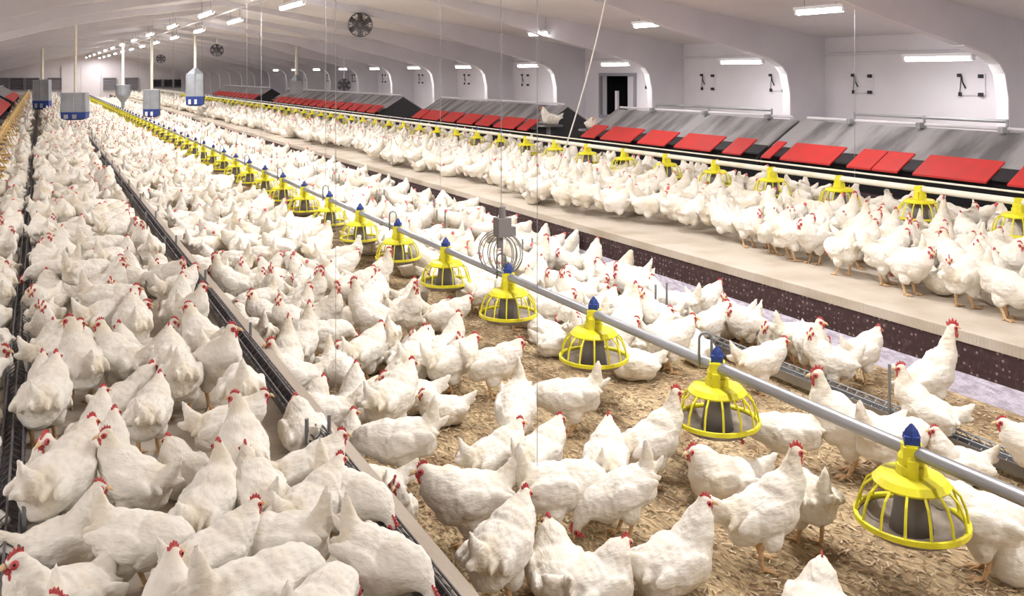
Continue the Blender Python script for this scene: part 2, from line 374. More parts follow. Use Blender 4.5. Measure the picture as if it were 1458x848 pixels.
# ------------------------------------------------------------------ nest boxes: tent-shaped, red flaps on the front slope
NX, NZ = 7.40, CAMZ-.955; SL = .615; NXR = 8.07; NZR = NZ+SL*(NXR-NX)
def nest(y0, y1, spans, label, mirror=False, rail=None, ledge=False):
    t = thing('nest_box', label, 'nest box', (0, 0, 0), 0, 'tent-shaped nest boxes on the decks')
    mx_ = (lambda x: 2*RX-x) if mirror else (lambda x: x)
    def pr(bm, prof, a, b): prism(bm, [(mx_(x), z) for x, z in prof], a, b)
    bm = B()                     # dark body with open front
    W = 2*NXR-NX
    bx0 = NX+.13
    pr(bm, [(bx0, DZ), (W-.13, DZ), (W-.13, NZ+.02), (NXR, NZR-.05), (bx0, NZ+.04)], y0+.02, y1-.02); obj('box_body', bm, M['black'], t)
    th = .018
    bm = B(); pr(bm, [(NX+.20, NZ+SL*.20-th), (NXR, NZR-th), (NXR, NZR), (NX+.20, NZ+SL*.20)], y0, y1)
    pr(bm, [(NXR, NZR), (NXR, NZR-th), (W, NZ-th), (W, NZ)], y0, y1); obj('roof_panel', bm, M['felt'], t)
    # front strips between the flaps (roof runs down there a little shorter)
    for a, b in spans:
        bm = B(); pr(bm, [(NX, NZ-.006), (NX+.26, NZ+SL*.26+.002), (NX+.26, NZ+SL*.26+.02), (NX, NZ+.012)], a, b); obj('flap', bm, M['red'], t)
    cur = y0
    for a, b in sorted(spans)+[(y1, y1)]:
        if a-cur > .03:
            bm = B(); pr(bm, [(NX+.06, NZ+SL*.06-th), (NX+.2, NZ+SL*.2-th), (NX+.2, NZ+SL*.2), (NX+.06, NZ+SL*.06)], cur+.01, a-.01); obj('divider', bm, M['black_pl'], t)
        cur = b
    bm = B(); pr(bm, [(NX-.02, DZ+.16), (NX+.14, DZ+.16), (NX+.14, DZ+.20), (NX-.02, DZ+.20)], y0, y1); obj('perch', bm, M['slat_side'], t)
    bm = B(); tubep(bm, [(mx_(NXR), y0+.1, NZR+.03), (mx_(NXR), y1-.1, NZR+.03)], .018, 8); obj('ridge_bar', bm, M['frame'], t)
    for yy in (y0, y1-.02):
        bm = B(); pr(bm, [(NX+.02, NZ+SL*.02-.03), (NXR, NZR-.02), (W-.02, NZ-.02), (W-.1, DZ+.02), (NX+.12, DZ+.02)], yy, yy+.02); obj('gable_end', bm, M['black_pl'], t)
    if ledge:
        bm = B(); yl, sg = (y0, -1) if ledge != 'far' else (y1, 1); box(bm, (NX+.27, yl+sg*.10, .885), (.36, .22, .03)); box(bm, (NX+.27, yl+sg*.03, .80), (.05, .06, .16)); obj('ledge', bm, M['felt'], t)
    if rail:
        bm = B(); a, b = rail
        tubep(bm, [(mx_(NXR)+.02, a, NZR+.1), (mx_(NXR)+.02, b, NZR+.1)], .016, 8)
        for yy in (a, (a+b)/2, b):
            tubep(bm, [(mx_(NXR)+.02, yy, NZR), (mx_(NXR)+.02, yy, NZR+.12)], .014, 6); box(bm, (mx_(NXR)-.03, yy, NZR+.02), (.10, .05, .06))
        obj('perch_rail', bm, M['steel'], t)
    return t
def sp(lst, X=NX): return [tuple(sorted((atx(a, X), atx(b, X)))) for a, b in lst]
seam = 8.1
A1 = sp([(1110, 1181), (1205, 1239), (1241, 1277), (1299, 1404), (1434, 1530), (1575, 1680), (1720, 1900)])
A2 = sp([(827, 846), (854, 897), (907, 946), (959, 1011), (1028, 1054)])
a3 = sp([(1069, 1096)])
nest(2.4, seam-.02, A1+[(a3[0][0], min(a3[0][1], seam-.06))], 'nearest grey tent-roofed nest box with wide bright red flaps', rail=(atx(1432, NXR), atx(1215, NXR)))
nest(seam+.03, 12.0, A2, 'grey nest box with red flaps in front of the dark hatch', rail=(8.6, 11.0), ledge='far')
nest(13.5, 19.15, sp([(586, 598), (600, 623), (627, 646), (650, 672), (676, 696), (702, 731), (736, 750)]), 'middle grey nest box with seven red flaps and a black gable end', ledge=True)
nest(21.5, 33.4, [(21.75+.8*k, 21.75+.8*k+.62) for k in range(14)], 'long far nest box with faded red flaps and black gable end')
nest(36, 46, [(36.2+.8*k, 36.8+.8*k) for k in range(12)], 'farthest nest box on the right deck, small in the distance')
nest(22, 34, [(22.2+.8*k, 22.8+.8*k) for k in range(14)], 'nest box at the left picture edge far down the house', True)
nest(36, 48, [(36.2+.8*k, 36.8+.8*k) for k in range(14)], 'farthest nest box on the left deck', True)

# ------------------------------------------------------------------ pan feeders
def ringt(bm, R_, r, z, n=32, m=8):
    rings = []
    for k in range(n):
        a = 2*PI*k/n; rings.append([bm.verts.new(((R_+r*math.cos(2*PI*j/m))*math.cos(a), (R_+r*math.cos(2*PI*j/m))*math.sin(a), z+r*math.sin(2*PI*j/m))) for j in range(m)])
    for k in range(n):
        a, b_ = rings[k], rings[(k+1) % n]
        for j in range(m): bm.faces.new((a[j], a[(j+1) % m], b_[(j+1) % m], b_[j]))
PZ = .475                        # height of the feed pipe above the floor the birds stand on
def grille_bm(n=32):
    bm = B()
    ringt(bm, .178, .0085, .245, n); lathe(bm, [(.174, .235), (.186, .235), (.186, .252), (.174, .252)], n, closed=True)
    lathe(bm, [(.052, .40), (.108, .390), (.126, .370), (.120, .362), (.104, .380), (.050, .392)], n, closed=True)
    for k in range(14):
        a = 2*PI*(k+.5)/14; ca_, sa = math.cos(a), math.sin(a)
        pts = [(.121, .367), (.151, .340), (.169, .297), (.178, .246)]
        tubep(bm, [(r_*ca_, r_*sa, z) for r_, z in pts], .0048, 6)
    return bm
me_gr = mesh('grille', grille_bm(), M['yellow'], False)
bm = B(); lathe(bm, [(.052, .385), (.05, .43), (.043, .432), (.045, .455), (.034, .475), (.034, .50), (.0, .502)], 16)
box(bm, (0, 0, .478), (.075, .06, .035)); box(bm, (.04, 0, .42), (.03, .035, .07)); box(bm, (-.04, 0, .42), (.03, .035, .07)); me_nk = mesh('neck', bm, M['yellow'])
bm = B(); lathe(bm, [(0, .188), (.085, .190), (.14, .204), (.168, .225), (.172, .236), (.163, .236), (.155, .226), (.13, .212), (.06, .208), (0, .222)], 28); me_pan = mesh('pan', bm, M['pan'], True)
bm = B(); lathe(bm, [(.072, .205), (.060, .28), (.046, .39), (.0, .391)], 16); me_dr = mesh('drop_tube', bm, M['tube_grey'], True)
bm = B()
vs = box(bm, (0, 0, .512), (.052, .05, .03)); 
lathe(bm, [(.030, .52), (.020, .545), (.004, .565), (0, .566)], 4); me_cl = mesh('clip', bm, M['blue'])
def feeder(x, y, z, label, group, full=True):
    t = thing('pan_feeder', label, 'feeder', (x, y, z), (x*7+y*3) % 1, group)
    for nm, me in (('grille', me_gr), ('neck', me_nk), ('pan', me_pan), ('drop_tube', me_dr), ('clip', me_cl)):
        if nm != 'clip' or x < 4: obj(nm, me, None, t)
    return t
# small one-mesh version for the distance
def low_feeder():
    bm = B()
    parts = []
    lathe(bm, [(.178, .235), (.192, .235), (.192, .256), (.178, .256)], 12, closed=True); lathe(bm, [(.052, .40), (.114, .372), (.110, .362), (.05, .39)], 12, closed=True)
    for k in range(8):
        a = 2*PI*k/8; tubep(bm, [(.112*math.cos(a), .112*math.sin(a), .366), (.182*math.cos(a), .182*math.sin(a), .246)], .007, 4)
    lathe(bm, [(.05, .385), (.045, .455), (.034, .50), (0, .502)], 8); n1 = len(bm.faces)
    lathe(bm, [(0, .172), (.14, .19), (.17, .236), (.13, .20), (0, .21)], 12); n2 = len(bm.faces)
    lathe(bm, [(.066, .195), (.046, .39), (0, .391)], 8); n3 = len(bm.faces)
    lathe(bm, [(.030, .50), (.020, .545), (0, .566)], 4)
    for i, f in enumerate(bm.faces): f.material_index = 0 if i < n1 else 1 if i < n2 else 2 if i < n3 else 3
    me = mesh('far_feeder', bm, M['yellow']); [me.materials.append(M[k]) for k in ('pan', 'tube_grey', 'blue')]
    return me
me_low = low_feeder()
M['amber'] = mat('amber_plastic', (.62, .42, .13), .6, noise=((.46, .30, .14), 9, .4, .7))
me_amb = me_low.copy(); me_amb.materials[0] = M['amber']; me_amb.materials[3] = M['amber']
FX = 2.63
FEEDY = [2.13+1.0*k for k in range(-1, 60)]
for i, y in enumerate(FEEDY):
    lab = 'yellow pan feeder on the central pipe, %s from the near end' % (ordw(i)) if i else 'yellow pan feeder on the central pipe, beyond the picture edge'
    if i == 1: lab = 'largest yellow grille pan feeder, a hen feeding at its right side'
    if i == 2: lab = 'second yellow pan feeder, a red-combed hen reaching into it'
    if y < 16: feeder(FX, y, 0, lab, 'yellow pan feeders on the central pipe')
    else: tag(obj('pan_feeder', me_low, None, loc=(FX, y, 0)), lab, 'feeder', 'yellow pan feeders on the central pipe')
def line_pipe(x, z, label, m, r=.024, ya=-1, yb=62.5, name='feed_pipe'):
    bm = B(); tubep(bm, [(x, ya+(yb-ya)*k/40, z) for k in range(41)], r, 12); return tag(obj(name, bm, m, smooth=True), label, 'pipe')
line_pipe(FX, PZ+.0, 'long grey steel feed pipe carrying the central yellow feeders', M['steel'])
GX = 6.40
for i in range(56):
    y = 1.7+.85*i; lab = 'yellow pan feeder on the right deck, %s along its cream pipe' % ordw(i+1)
    if y < 12: feeder(GX, y, DZ, lab, 'yellow pan feeders on the right deck')
    else: tag(obj('pan_feeder', me_low, None, loc=(GX, y, DZ)), lab, 'feeder', 'yellow pan feeders on the right deck')
line_pipe(GX, DZ+PZ, 'cream feed pipe along the right deck before the nest boxes', M['cream'], .026)
line_pipe(GX, DZ+PZ+.07, 'thin cream anti-perch line above the right deck pipe', M['cream'], .008, name='perch_line')
for i in range(44):
    y = 12+1.0*i; tag(obj('pan_feeder', me_amb, None, loc=(-.55, y, DZ)), 'orange-yellow pan feeder on the left deck, %s along its pipe' % ordw(i+1), 'feeder', 'yellow pan feeders on the left deck')
line_pipe(-.55, DZ+PZ, 'yellow feed pipe at the left picture edge, running far back', M['amber'], .03, 11.5)

# pipe hangers (inverted U) and suspension wires of the central pipe
bm = B(); pts = [(0, 0, PZ-.03), (0, 0, PZ+.11)]
pts = [(-.028, 0, PZ-.03), (-.028, 0, PZ+.10)]+[(-.028*math.cos(a), 0, PZ+.10+.028*math.sin(a)) for a in [k*PI/8 for k in range(1, 8)]]+[(.028, 0, PZ+.10), (.028, 0, PZ-.03)]
tubep(bm, pts, .006, 8); me_h = mesh('loop', bm, M['rod'], True)
for k in range(0, 14):
    y = (4.06-FX*sT)/cT+2.02*k
    t = thing('pipe_hanger', 'upturned steel loop hanging the central feed pipe, %s from the near end' % ordw(k+1), 'hanger', (FX, y, 0), TH-.9, 'loop hangers on the central pipe')
    obj('loop', me_h, None, t)
    if k % 2 == 1:
        bm = B(); tubep(bm, [(0, 0, PZ+.12), (0, 0, zc_(FX))], .0022, 5); obj('wire', bm, M['rod'], t)

# ------------------------------------------------------------------ chain troughs with rod pairs
def trough(x, z, label, group, rods, tall, m='dark_steel', wdt=.085, grill=True):
    t = thing('feed_trough', label, 'trough', (x, 0, z), 0, group)
    bm = B(); w_ = wdt/2
    prism(bm, [(-w_*.7, .03), (w_*.7, .03), (w_, .085), (w_-.006, .085), (w_*.7-.005, .037), (-w_*.7+.005, .037), (-w_+.006, .085), (-w_, .085)], -1, 60)
    obj('channel', bm, M[m], t)
    bm = B()
    for s in (-1, 1): tubep(bm, [(s*w_*.8, -1, .105), (s*w_*.8, 60, .105)], .004, 6)
    tubep(bm, [(0, -1, .118), (0, 60, .118)], .004, 6)
    if grill:
        y = 0
        while y < 12:
            tubep(bm, [(-w_, y, .085), (0, y, .12), (w_, y, .085)], .0025, 4); y += .06
    obj('grill', bm, M['rod' if m == 'steel' else 'dark_steel'], t)
    for y in rods:
        for s in (-1, 1):
            bm = B(); tubep(bm, [(s*(w_+.004), y, 0), (s*(w_+.004), y, tall)], .0075, 8)
            obj('rod', bm, M['rod'], t)
    return t
zr = 4.5
trough(3.75, 0, 'steel feed trough with paired rods on the litter, before the brown deck side', 'chain feed troughs', [(zr+1.70*k-3.75*sT)/cT for k in range(-1, 16)], .33, 'steel')
trough(.905, DZ, 'dark feed trough with paired rods along the left deck edge', 'chain feed troughs', [(3.35+1.25*k-.93*sT)/cT for k in range(-1, 18)], .16, 'dark_steel', .075)
trough(-.085, DZ, 'dark feed trough at the left edge between two packed bands of hens', 'chain feed troughs', [1.5+1.5*k for k in range(0, 14)], .16)

# ------------------------------------------------------------------ hanging feed hoppers
def hopper(px, Zc, z0, w_, h, label, blue=True, kind=0):
    X = (px-VX)*Zc*cT/F; y = (Zc-X*sT)/cT
    t = thing('feed_hopper', label, 'hopper', (X, y, z0), -TH*.5, 'feed hoppers hung over the lines'); s = w_/2; hb = h*.30
    bm = B()
    if kind == 1:
        lathe(bm, [(.06, 0), (.07, h*.25), (s, h*.55), (s, h), (0, h)], 16)
    else:
        a = [bm.verts.new(p) for p in ((-s, -s*.8, hb), (s, -s*.8, hb), (s, s*.8, hb), (-s, s*.8, hb))]
        b_ = [bm.verts.new(p) for p in ((-s*.95, -s*.75, h), (s*.95, -s*.75, h), (s*.95, s*.75, h), (-s*.95, s*.75, h))]
        bm.faces.new(a[::-1]); bm.faces.new(b_)
        for k in range(4): bm.faces.new((a[k], a[(k+1) % 4], b_[(k+1) % 4], b_[k]))
        for sx in (-1, 0, 1): box(bm, (sx*s*.9, -s*.8-.005, (hb+h)/2), (.02, .02, h-hb))
        if kind == 2: 
            lathe(bm, [(s*.95, h), (.03, h+.22), (0, h+.22)], 4)
    obj('bin', bm, M['hopper'], t)
    if blue:
        bm = B(); q = s*1.05
        lathe(bm, [(q*.75, 0), (q*1.25, .04), (q*1.3, hb), (0, hb)], 4)
        for v_ in bm.verts:
            v_.co = Vector(((v_.co.x+v_.co.y)*.72, (v_.co.y-v_.co.x)*.60, v_.co.z))
        obj('outlet', bm, M['blue'], t)
        for sx in (-.45, .1):
            bm = B(); box(bm, (sx*s*1.2, -q*.86, hb*.45), (.08, .02, hb*.5)); obj('window', bm, M['fixture'] if px > 200 else M['hopper'], t)
    bm = B(); tubep(bm, [(0, 0, h-.02), (0, 0, h+.3), (.0, .06, zc_(X)-z0-.05)], .028 if Zc < 25 else .045, 8); obj('drop_pipe', bm, M['cream'], t)
    return t
hopper(107, 19.5, .78, .50, .58, 'largest grey feed hopper with a wide blue base')
hopper(60, 30, .60, .50, .98, 'grey feed hopper with dark blue base near the left edge')
hopper(216, 30, .35, .50, .90, 'grey hopper with blue base right of the central feeder line')
hopper(175, 36, .42, .56, .92, 'funnel-shaped plain grey hopper above the central feeder line', False, 1)
hopper(278, 30, .72, .56, 1.05, 'tall grey hopper with blue base over the right deck edge', True, 2)
hopper(422, 29, .95, .40, .60, 'plain grey peaked hopper standing among the far nest boxes', False, 2)

# coil of cable and small motor on the central pipe
hy_ = (5.84-FX*sT)/cT
t = thing('cable_coil', 'dark hanging motor unit with looped grey cables on the central pipe', 'cable', (FX, hy_, 0))
bm = B(); box(bm, (0, 0, PZ+.30), (.09, .08, .12)); lathe(bm, [(.0, PZ+.36), (.025, PZ+.36), (.02, PZ+.43), (0, PZ+.44)], 8); box(bm, (.06, 0, PZ+.27), (.05, .05, .06)); box(bm, (-.02, 0, PZ+.22), (.03, .03, .10)); obj('motor', bm, M['tube_grey'], t)
bm = B()
for k in range(7):
    a = -TH+rnd.uniform(-.5, .5); rx = .05+.018*k; rz_ = .10+.008*k; zz = PZ+.13
    tubep(bm, [(rx*math.cos(a)*math.cos(u), rx*math.sin(a)*math.cos(u)+.01*k-.03, zz+rz_*math.sin(u)) for u in [i*2*PI/20 for i in range(21)]], .0035, 5, False)
obj('cable', bm, M['rod'], t)
bm = B(); tubep(bm, [(0, 0, PZ), (0, 0, PZ+.26)], .006, 6); obj('stem', bm, M['rod'], t)
# cords and wires
pb = at(782, 272, DZ); top = Vector((5.23, atx(862, 5.23), 2.52)); mid = (pb+top)/2+Vector((0, -.15, -.06)); up = top+(top-mid)*.22
pts = []
for k in range(17):
    u = k/16; pts.append((1-u)**2*pb+2*u*(1-u)*mid+u*u*top)
pts.append(Vector((top.x+.05, top.y+.05, zc_(5.3))))
bm = B(); tubep(bm, pts, .009, 6); tag(obj('hanging_cord', bm, M['rope'], smooth=True), 'pale slanting cord running from the ceiling down to the right deck', 'cord')
for px, py, z, lab in ((765, 770, 0, 'thin vertical wire hanging in front of the central hens'), (478, 570, DZ, 'thin vertical wire beside the left deck edge'),
                    (1217, 300, DZ, 'thin vertical wire before the nearest nest box'), (627, 330, 0, 'thin vertical wire beyond the central pipe'), (372, 250, 0, 'thin vertical wire left of the big ceiling fan')):
    p = at(px, py, z); bm = B(); tubep(bm, [(p.x, p.y, z+.02), (p.x, p.y, zc_(p.x))], (.0008+.00018*p.length), 4); tag(obj('wire', bm, M['steel']), lab, 'wire')
# ------------------------------------------------------------------ the hens
# one continuous body per pose: overlapping volumes fused into one skin, then given a feather relief
def spline(pts, n):
    out = []
    P_ = [Vector(p) for p in pts]
    for i in range(len(P_)-1):
        p0 = P_[max(i-1, 0)]; p1 = P_[i]; p2 = P_[i+1]; p3 = P_[min(i+2, len(P_)-1)]
        for k in range(n):
            t_ = k/n; out.append(.5*((2*p1)+(-p0+p2)*t_+(2*p0-5*p1+4*p2-p3)*t_*t_+(-p0+3*p1-3*p2+p3)*t_**3))
    out.append(P_[-1]); return out
SX = .86                         # hens of this breed are short and deep in the trunk
def body_mesh(name, neck, head, look, pitch=0, lift=0, squash=1, tail=45, voxel=.0085, seed=1, fluff=1.0, decim=None):
    """neck: centre line from breast to head; look: heading of the head in the z-plane; head: head centre and its downward tilt"""
    r_ = random.Random(seed); bm = B(); z = .205+lift
    def E(c, r, rot=(0, 0, 0)): ell(bm, (c[0], c[1], c[2]), r, rot, 3)
    p = R(pitch)
    def T(x, y, zz): # tilt of the trunk about its centre
        return (x*math.cos(p)-(zz)*math.sin(p), y, z+x*math.sin(p)+zz*math.cos(p))
    E(T(0, 0, 0), (.150, .101*fluff, .096), (0, -p, 0))
    E(T(.070, 0, -.008), (.092, .092*fluff, .092), (0, -p, 0))
    E(T(-.075, 0, .000), (.096, .092*fluff, .090), (0, -p, 0))
    E(T(-.10, 0, -.035), (.070, .068*fluff, .055), (0, -p, 0))
    E(T(.02, 0, -.045), (.10, .072*fluff, .058), (0, -p, 0))
    if lift > -.06:
        for s in (-1, 1): E(T(.0, s*.048, -.075), (.052, .040, .058))
    for s in (-1, 1):            # folded wings: slabs lying on the flanks, the tips crossing towards the tail
        E(T(.015, s*.086*fluff, .012), (.085, .020, .055), (0, -p-R(4), 0))
        E(T(-.065, s*.078*fluff, .018), (.105, .017, .036), (0, -p+R(6), s*R(-9)))
        E(T(-.135, s*.045, .032), (.062, .012, .022), (0, -p+R(-8), s*R(-16)))
    ta = R(tail)
    for k in range(8):           # the tail: a short tapering wedge of feathers
        u = k/7; L = .035+.115*u; a = ta-R(8)+R(14)*u
        E(T(-.115-L*math.cos(a), 0, .018+L*math.sin(a)), (.030, .036*(1-u)+.009, .036*(1-u)+.017), (0, a-p, 0))
    E(T(-.20, 0, .045), (.06, .012, .02), (0, ta*.55-p, 0))
    E(T(-.135, 0, .025), (.05, .045, .045), (0, .6-p, 0))
    pts = spline([T(*q) if len(q) == 3 else q for q in [neck[0]]]+[Vector(q) for q in neck[1:]], 5)
    n = len(pts)
    for i, q in enumerate(pts):
        t_ = i/(n-1); rr_ = .068*(1-t_)**1.25+.0265
        E(q, (rr_, rr_*.92, rr_))
    hx = Vector(head); lk = R(look[0]); dn = R(look[1])
    d = Vector((math.cos(lk)*math.cos(dn), math.sin(lk)*math.cos(dn), -math.sin(dn)))
    E(hx, (.031, .0225, .025), (0, dn, lk)); E(hx+d*.016, (.020, .016, .018), (0, dn, lk))
    me = mesh(name+'_raw', bm, M['feather']); o = bpy.data.objects.new('raw', me); C.objects.link(o)
    m = o.modifiers.new('r', 'REMESH'); m.mode = 'VOXEL'; m.voxel_size = voxel
    m = o.modifiers.new('s', 'SMOOTH'); m.factor = .5; m.iterations = 3 if voxel < .012 else 1
    dg = bpy.context.evaluated_depsgraph_get(); dg.update()
    me2 = bpy.data.meshes.new_from_object(o.evaluated_get(dg)); C.objects.unlink(o); bpy.data.objects.remove(o)
    me2.name = name
    # feather relief
    from mathutils import noise
    nv = len(me2.vertices); co = np.empty(nv*3, 'f'); me2.vertices.foreach_get('co', co); co = co.reshape(-1, 3)
    no = np.empty(nv*3, 'f'); me2.vertices.foreach_get('normal', no); no = no.reshape(-1, 3)
    out = co.copy()
    for i in range(nv):
        v_ = Vector(co[i]); q = Vector((v_.x*13, v_.y*26, v_.z*26))+Vector((seed*7.3, 0, 0))
        a = noise.noise(q)*.0048+noise.noise(Vector((v_.x*45, v_.y*45, v_.z*45)))*.0034
        # scalloped rows of feathers over the back and flanks
        a += .0007*math.sin(v_.x*150+6*noise.noise(q*.6)+math.cos(v_.z*70))*max(0, 1-abs((v_-hx).length<.07))
        if (v_-hx).length < .055: a *= .25
        out[i] += no[i]*a
    out[:, 0] *= SX
    me2.vertices.foreach_set('co', out.ravel()); me2.polygons.foreach_set('use_smooth', [True]*len(me2.polygons)); me2.update()
    me2.materials.clear(); me2.materials.append(M['feather'])
    return me2
def head_parts(head, look, big=1.0):
    hx = Vector(head); lk = R(look[0]); dn = R(look[1]); rot = Euler((0, dn, lk)).to_matrix().to_4x4(); mt = Matrix.Translation(hx) @ rot
    out = {}
    bm = B()                     # single serrated comb
    prof = [(.034, .010), (.032, .026), (.025, .022), (.020, .040), (.012, .029), (.004, .048), (-.004, .032), (-.013, .045), (-.018, .028), (-.030, .034), (-.026, .014), (.0, .016)]
    prof = [(x*big, .016+(z-.016)*big*1.05) for x, z in prof]
    for s in (-1, 1):
        vs = [bm.verts.new((x, s*.0035, z)) for x, z in prof]; bm.faces.new(vs if s > 0 else vs[::-1])
        if s < 0: first = vs
    n = len(prof)
    for k in range(n): bm.faces.new((first[k], first[(k+1) % n], vs[(k+1) % n], vs[k]))
    bmesh.ops.transform(bm, matrix=mt, verts=bm.verts); out['comb'] = bm
    bm = B()
    for s in (-1, 1):
        ell(bm, (.024, s*.009, -.029-.006*big), (.009*big, .005, .017*big), (s*.2, .1, 0)); ell(bm, (.012, s*.0165, .0), (.0135, .007, .0125)); 
    ell(bm, (.022, 0, -.014), (.013, .012, .013))
    bmesh.ops.transform(bm, matrix=mt, verts=bm.verts); out['wattle'] = bm
    bm = B(); tubep(bm, [(.030, 0, .001), (.044, 0, -.001), (.056, 0, -.009)], [.0095, .0065, .001], 8)
    bmesh.ops.transform(bm, matrix=mt, verts=bm.verts); out['beak'] = bm
    for s in (-1, 1):
        bm = B(); ell(bm, (.014, s*.0235, .004), (.0045, .003, .0045), sub=1)
        bmesh.ops.transform(bm, matrix=mt, verts=bm.verts); out['eye%d' % (s > 0)] = bm
    for b_ in out.values():
        for v_ in b_.verts: v_.co.x += head[0]*(SX-1)
    return out
def leg_bm(s, hipz, step=0):
    bm = B(); x = .0; y = s*.045; kx = x-.02+step*.5; fx = x+.005+step
    tubep(bm, [(x, y, hipz+.03), (kx, y, hipz*.62), (fx-.005, y, .018), (fx, y, .010)], [.016, .0105, .0085, .009], 8)
    for a, L in ((-.55, .050), (0, .060), (.55, .050), (PI, .024)):
        dx, dy = math.cos(a), math.sin(a)
        tubep(bm, [(fx, y, .010), (fx+dx*L*.6, y+dy*L*.6, .009), (fx+dx*L, y+dy*L, .003)], [.0065, .0055, .0025], 6)
    return bm
#       neck (trunk frame first point), head, look(yaw, down), pitch, lift, tail, fluff, step
POSE = {
 'alert':  dict(neck=[(.085, 0, .03), (.135, 0, .300), (.142, 0, .360), (.150, 0, .405)], head=(.158, 0, .420), look=(0, 8), pitch=14, tail=40, seed=1, step=.02),
 'look':   dict(neck=[(.085, 0, .03), (.140, 0, .285), (.150, .006, .340), (.155, .012, .375)], head=(.158, .016, .388), look=(55, 5), pitch=10, tail=48, seed=2, step=-.02),
 'stand':  dict(neck=[(.090, 0, .02), (.150, 0, .265), (.172, 0, .300), (.188, 0, .322)], head=(.200, 0, .330), look=(-8, 12), pitch=6, tail=50, seed=3, step=.0),
 'stoop':  dict(neck=[(.090, 0, .01), (.190, 0, .215), (.240, -.01, .205), (.272, -.015, .180)], head=(.290, -.018, .165), look=(-10, 42), pitch=-6, tail=60, seed=4, step=.02),
 'peck':   dict(neck=[(.090, 0, -.01), (.185, 0, .165), (.225, .01, .120), (.245, .012, .085)], head=(.252, .012, .068), look=(5, 68), pitch=-16, tail=64, seed=5, step=-.01),
 'rest':   dict(neck=[(.080, 0, .02), (.105, 0, .165), (.125, .0, .190), (.140, 0, .205)], head=(.150, .0, .212), look=(15, 12), pitch=4, lift=-.115, tail=28, seed=6, fluff=1.14, step=0),
 'sit':    dict(neck=[(.085, 0, .02), (.125, 0, .205), (.140, 0, .250), (.146, 0, .280)], head=(.156, 0, .290), look=(-20, 8), pitch=8, lift=-.105, tail=36, seed=7, fluff=1.1, step=0),
 'preen':  dict(neck=[(.080, 0, .03), (.115, .03, .270), (.095, .075, .300), (.060, .098, .285)], head=(.050, .105, .275), look=(150, 35), pitch=5, tail=50, seed=8, step=0),
 'tall':   dict(neck=[(.080, 0, .03), (.120, 0, .320), (.135, 0, .395), (.150, 0, .455)], head=(.160, 0, .472), look=(0, 0), pitch=22, tail=52, seed=9, step=.03),
}
PM = {}
for k, d in POSE.items():
    lift = d.get('lift', 0)
    big = 1.75 if k == 'tall' else 1.3 if k == 'alert' else 1.0
    P_ = {'body': body_mesh(k+'_body', d['neck'], d['head'], d['look'], d['pitch'], lift, 1, d['tail'], .0085, d['seed'], d.get('fluff', 1.0))}
    for nm, bm in head_parts(d['head'], d['look'], big*.66).items():
        P_[nm] = mesh(nm.rstrip('01'), bm, M[{'comb': 'comb', 'wattle': 'comb', 'beak': 'beak', 'eye0': 'eye', 'eye1': 'eye'}[nm]], nm != 'comb')
    if lift > -.06:
        P_['leg0'] = mesh('leg', leg_bm(1, .13, d['step']), M['leg'], True); P_['leg1'] = mesh('leg', leg_bm(-1, .13, -d['step']), M['leg'], True)
    P_['low'] = None
    PM[k] = P_
# coarse one-mesh version for the uncountable far flock
LOW = {}
for k in ('alert', 'stand', 'stoop', 'rest', 'sit', 'look'):
    d = POSE[k]; me = body_mesh(k+'_far', d['neck'], d['head'], d['look'], d['pitch'], d.get('lift', 0), 1, d['tail'], .026, d['seed'], d.get('fluff', 1.0))
    me3 = body_mesh(k+'_mid', d['neck'], d['head'], d['look'], d['pitch'], d.get('lift', 0), 1, d['tail'], .015, d['seed'], d.get('fluff', 1.0))
    def arr(m_):
        n = len(m_.vertices); co = np.empty(n*3, 'f'); m_.vertices.foreach_get('co', co); return co.reshape(-1, 3), [tuple(p.vertices) for p in m_.polygons]
    hp = head_parts(d['head'], d['look'], 1.3); bmh = B()
    hx = Vector(d['head']); hx.x *= SX; ell(bmh, hx+Vector((.012, 0, .010)), (.022, .019, .023), sub=1)
    tmp = bpy.data.meshes.new('t'); bmh.to_mesh(tmp); bmh.free()
    LOW[k] = (arr(me), arr(me3), arr(tmp))

HENS = []                        # x, y, z, yaw, pose, scale, label
def near_ok(x, y, yaw, z, pad=.0, grid=None):
    cx_, cy = math.cos(yaw), math.sin(yaw)
    mine = [(x+.062*cx_, y+.062*cy), (x-.062*cx_, y-.062*cy)]
    gx, gy = int(x//.4), int(y//.4)
    for i in (-1, 0, 1):
        for j in (-1, 0, 1):
            for o in GRID.get((gx+i, gy+j), ()):
                for a in mine:
                    for b_ in o:
                        if (a[0]-b_[0])**2+(a[1]-b_[1])**2 < (DMIN-pad)**2: return None
    return mine
GS = .86; GRID = {}; DMIN = .136
def put(x, y, z, yaw, pose, scale=1.0, label=None, force=False):
    m = near_ok(x, y, yaw, z)
    if m is None:
        if not force: return False
        cx_, cy = math.cos(yaw), math.sin(yaw); m = [(x+.062*cx_, y+.062*cy), (x-.062*cx_, y-.062*cy)]
    GRID.setdefault((int(x//.4), int(y//.4)), []).append(m)
    HENS.append([x, y, z, yaw, pose, scale*GS, label]); return True
def hen(px, py, head, pose, label, z=0.0, s=1.0):
    """head: 0 faces right in the photo, 90 away, 180 left, 270 to the camera"""
    p = at(px, py, z); put(p.x, p.y, z, R(head)-TH, pose, s, label, True)
W_ = 'white hen'
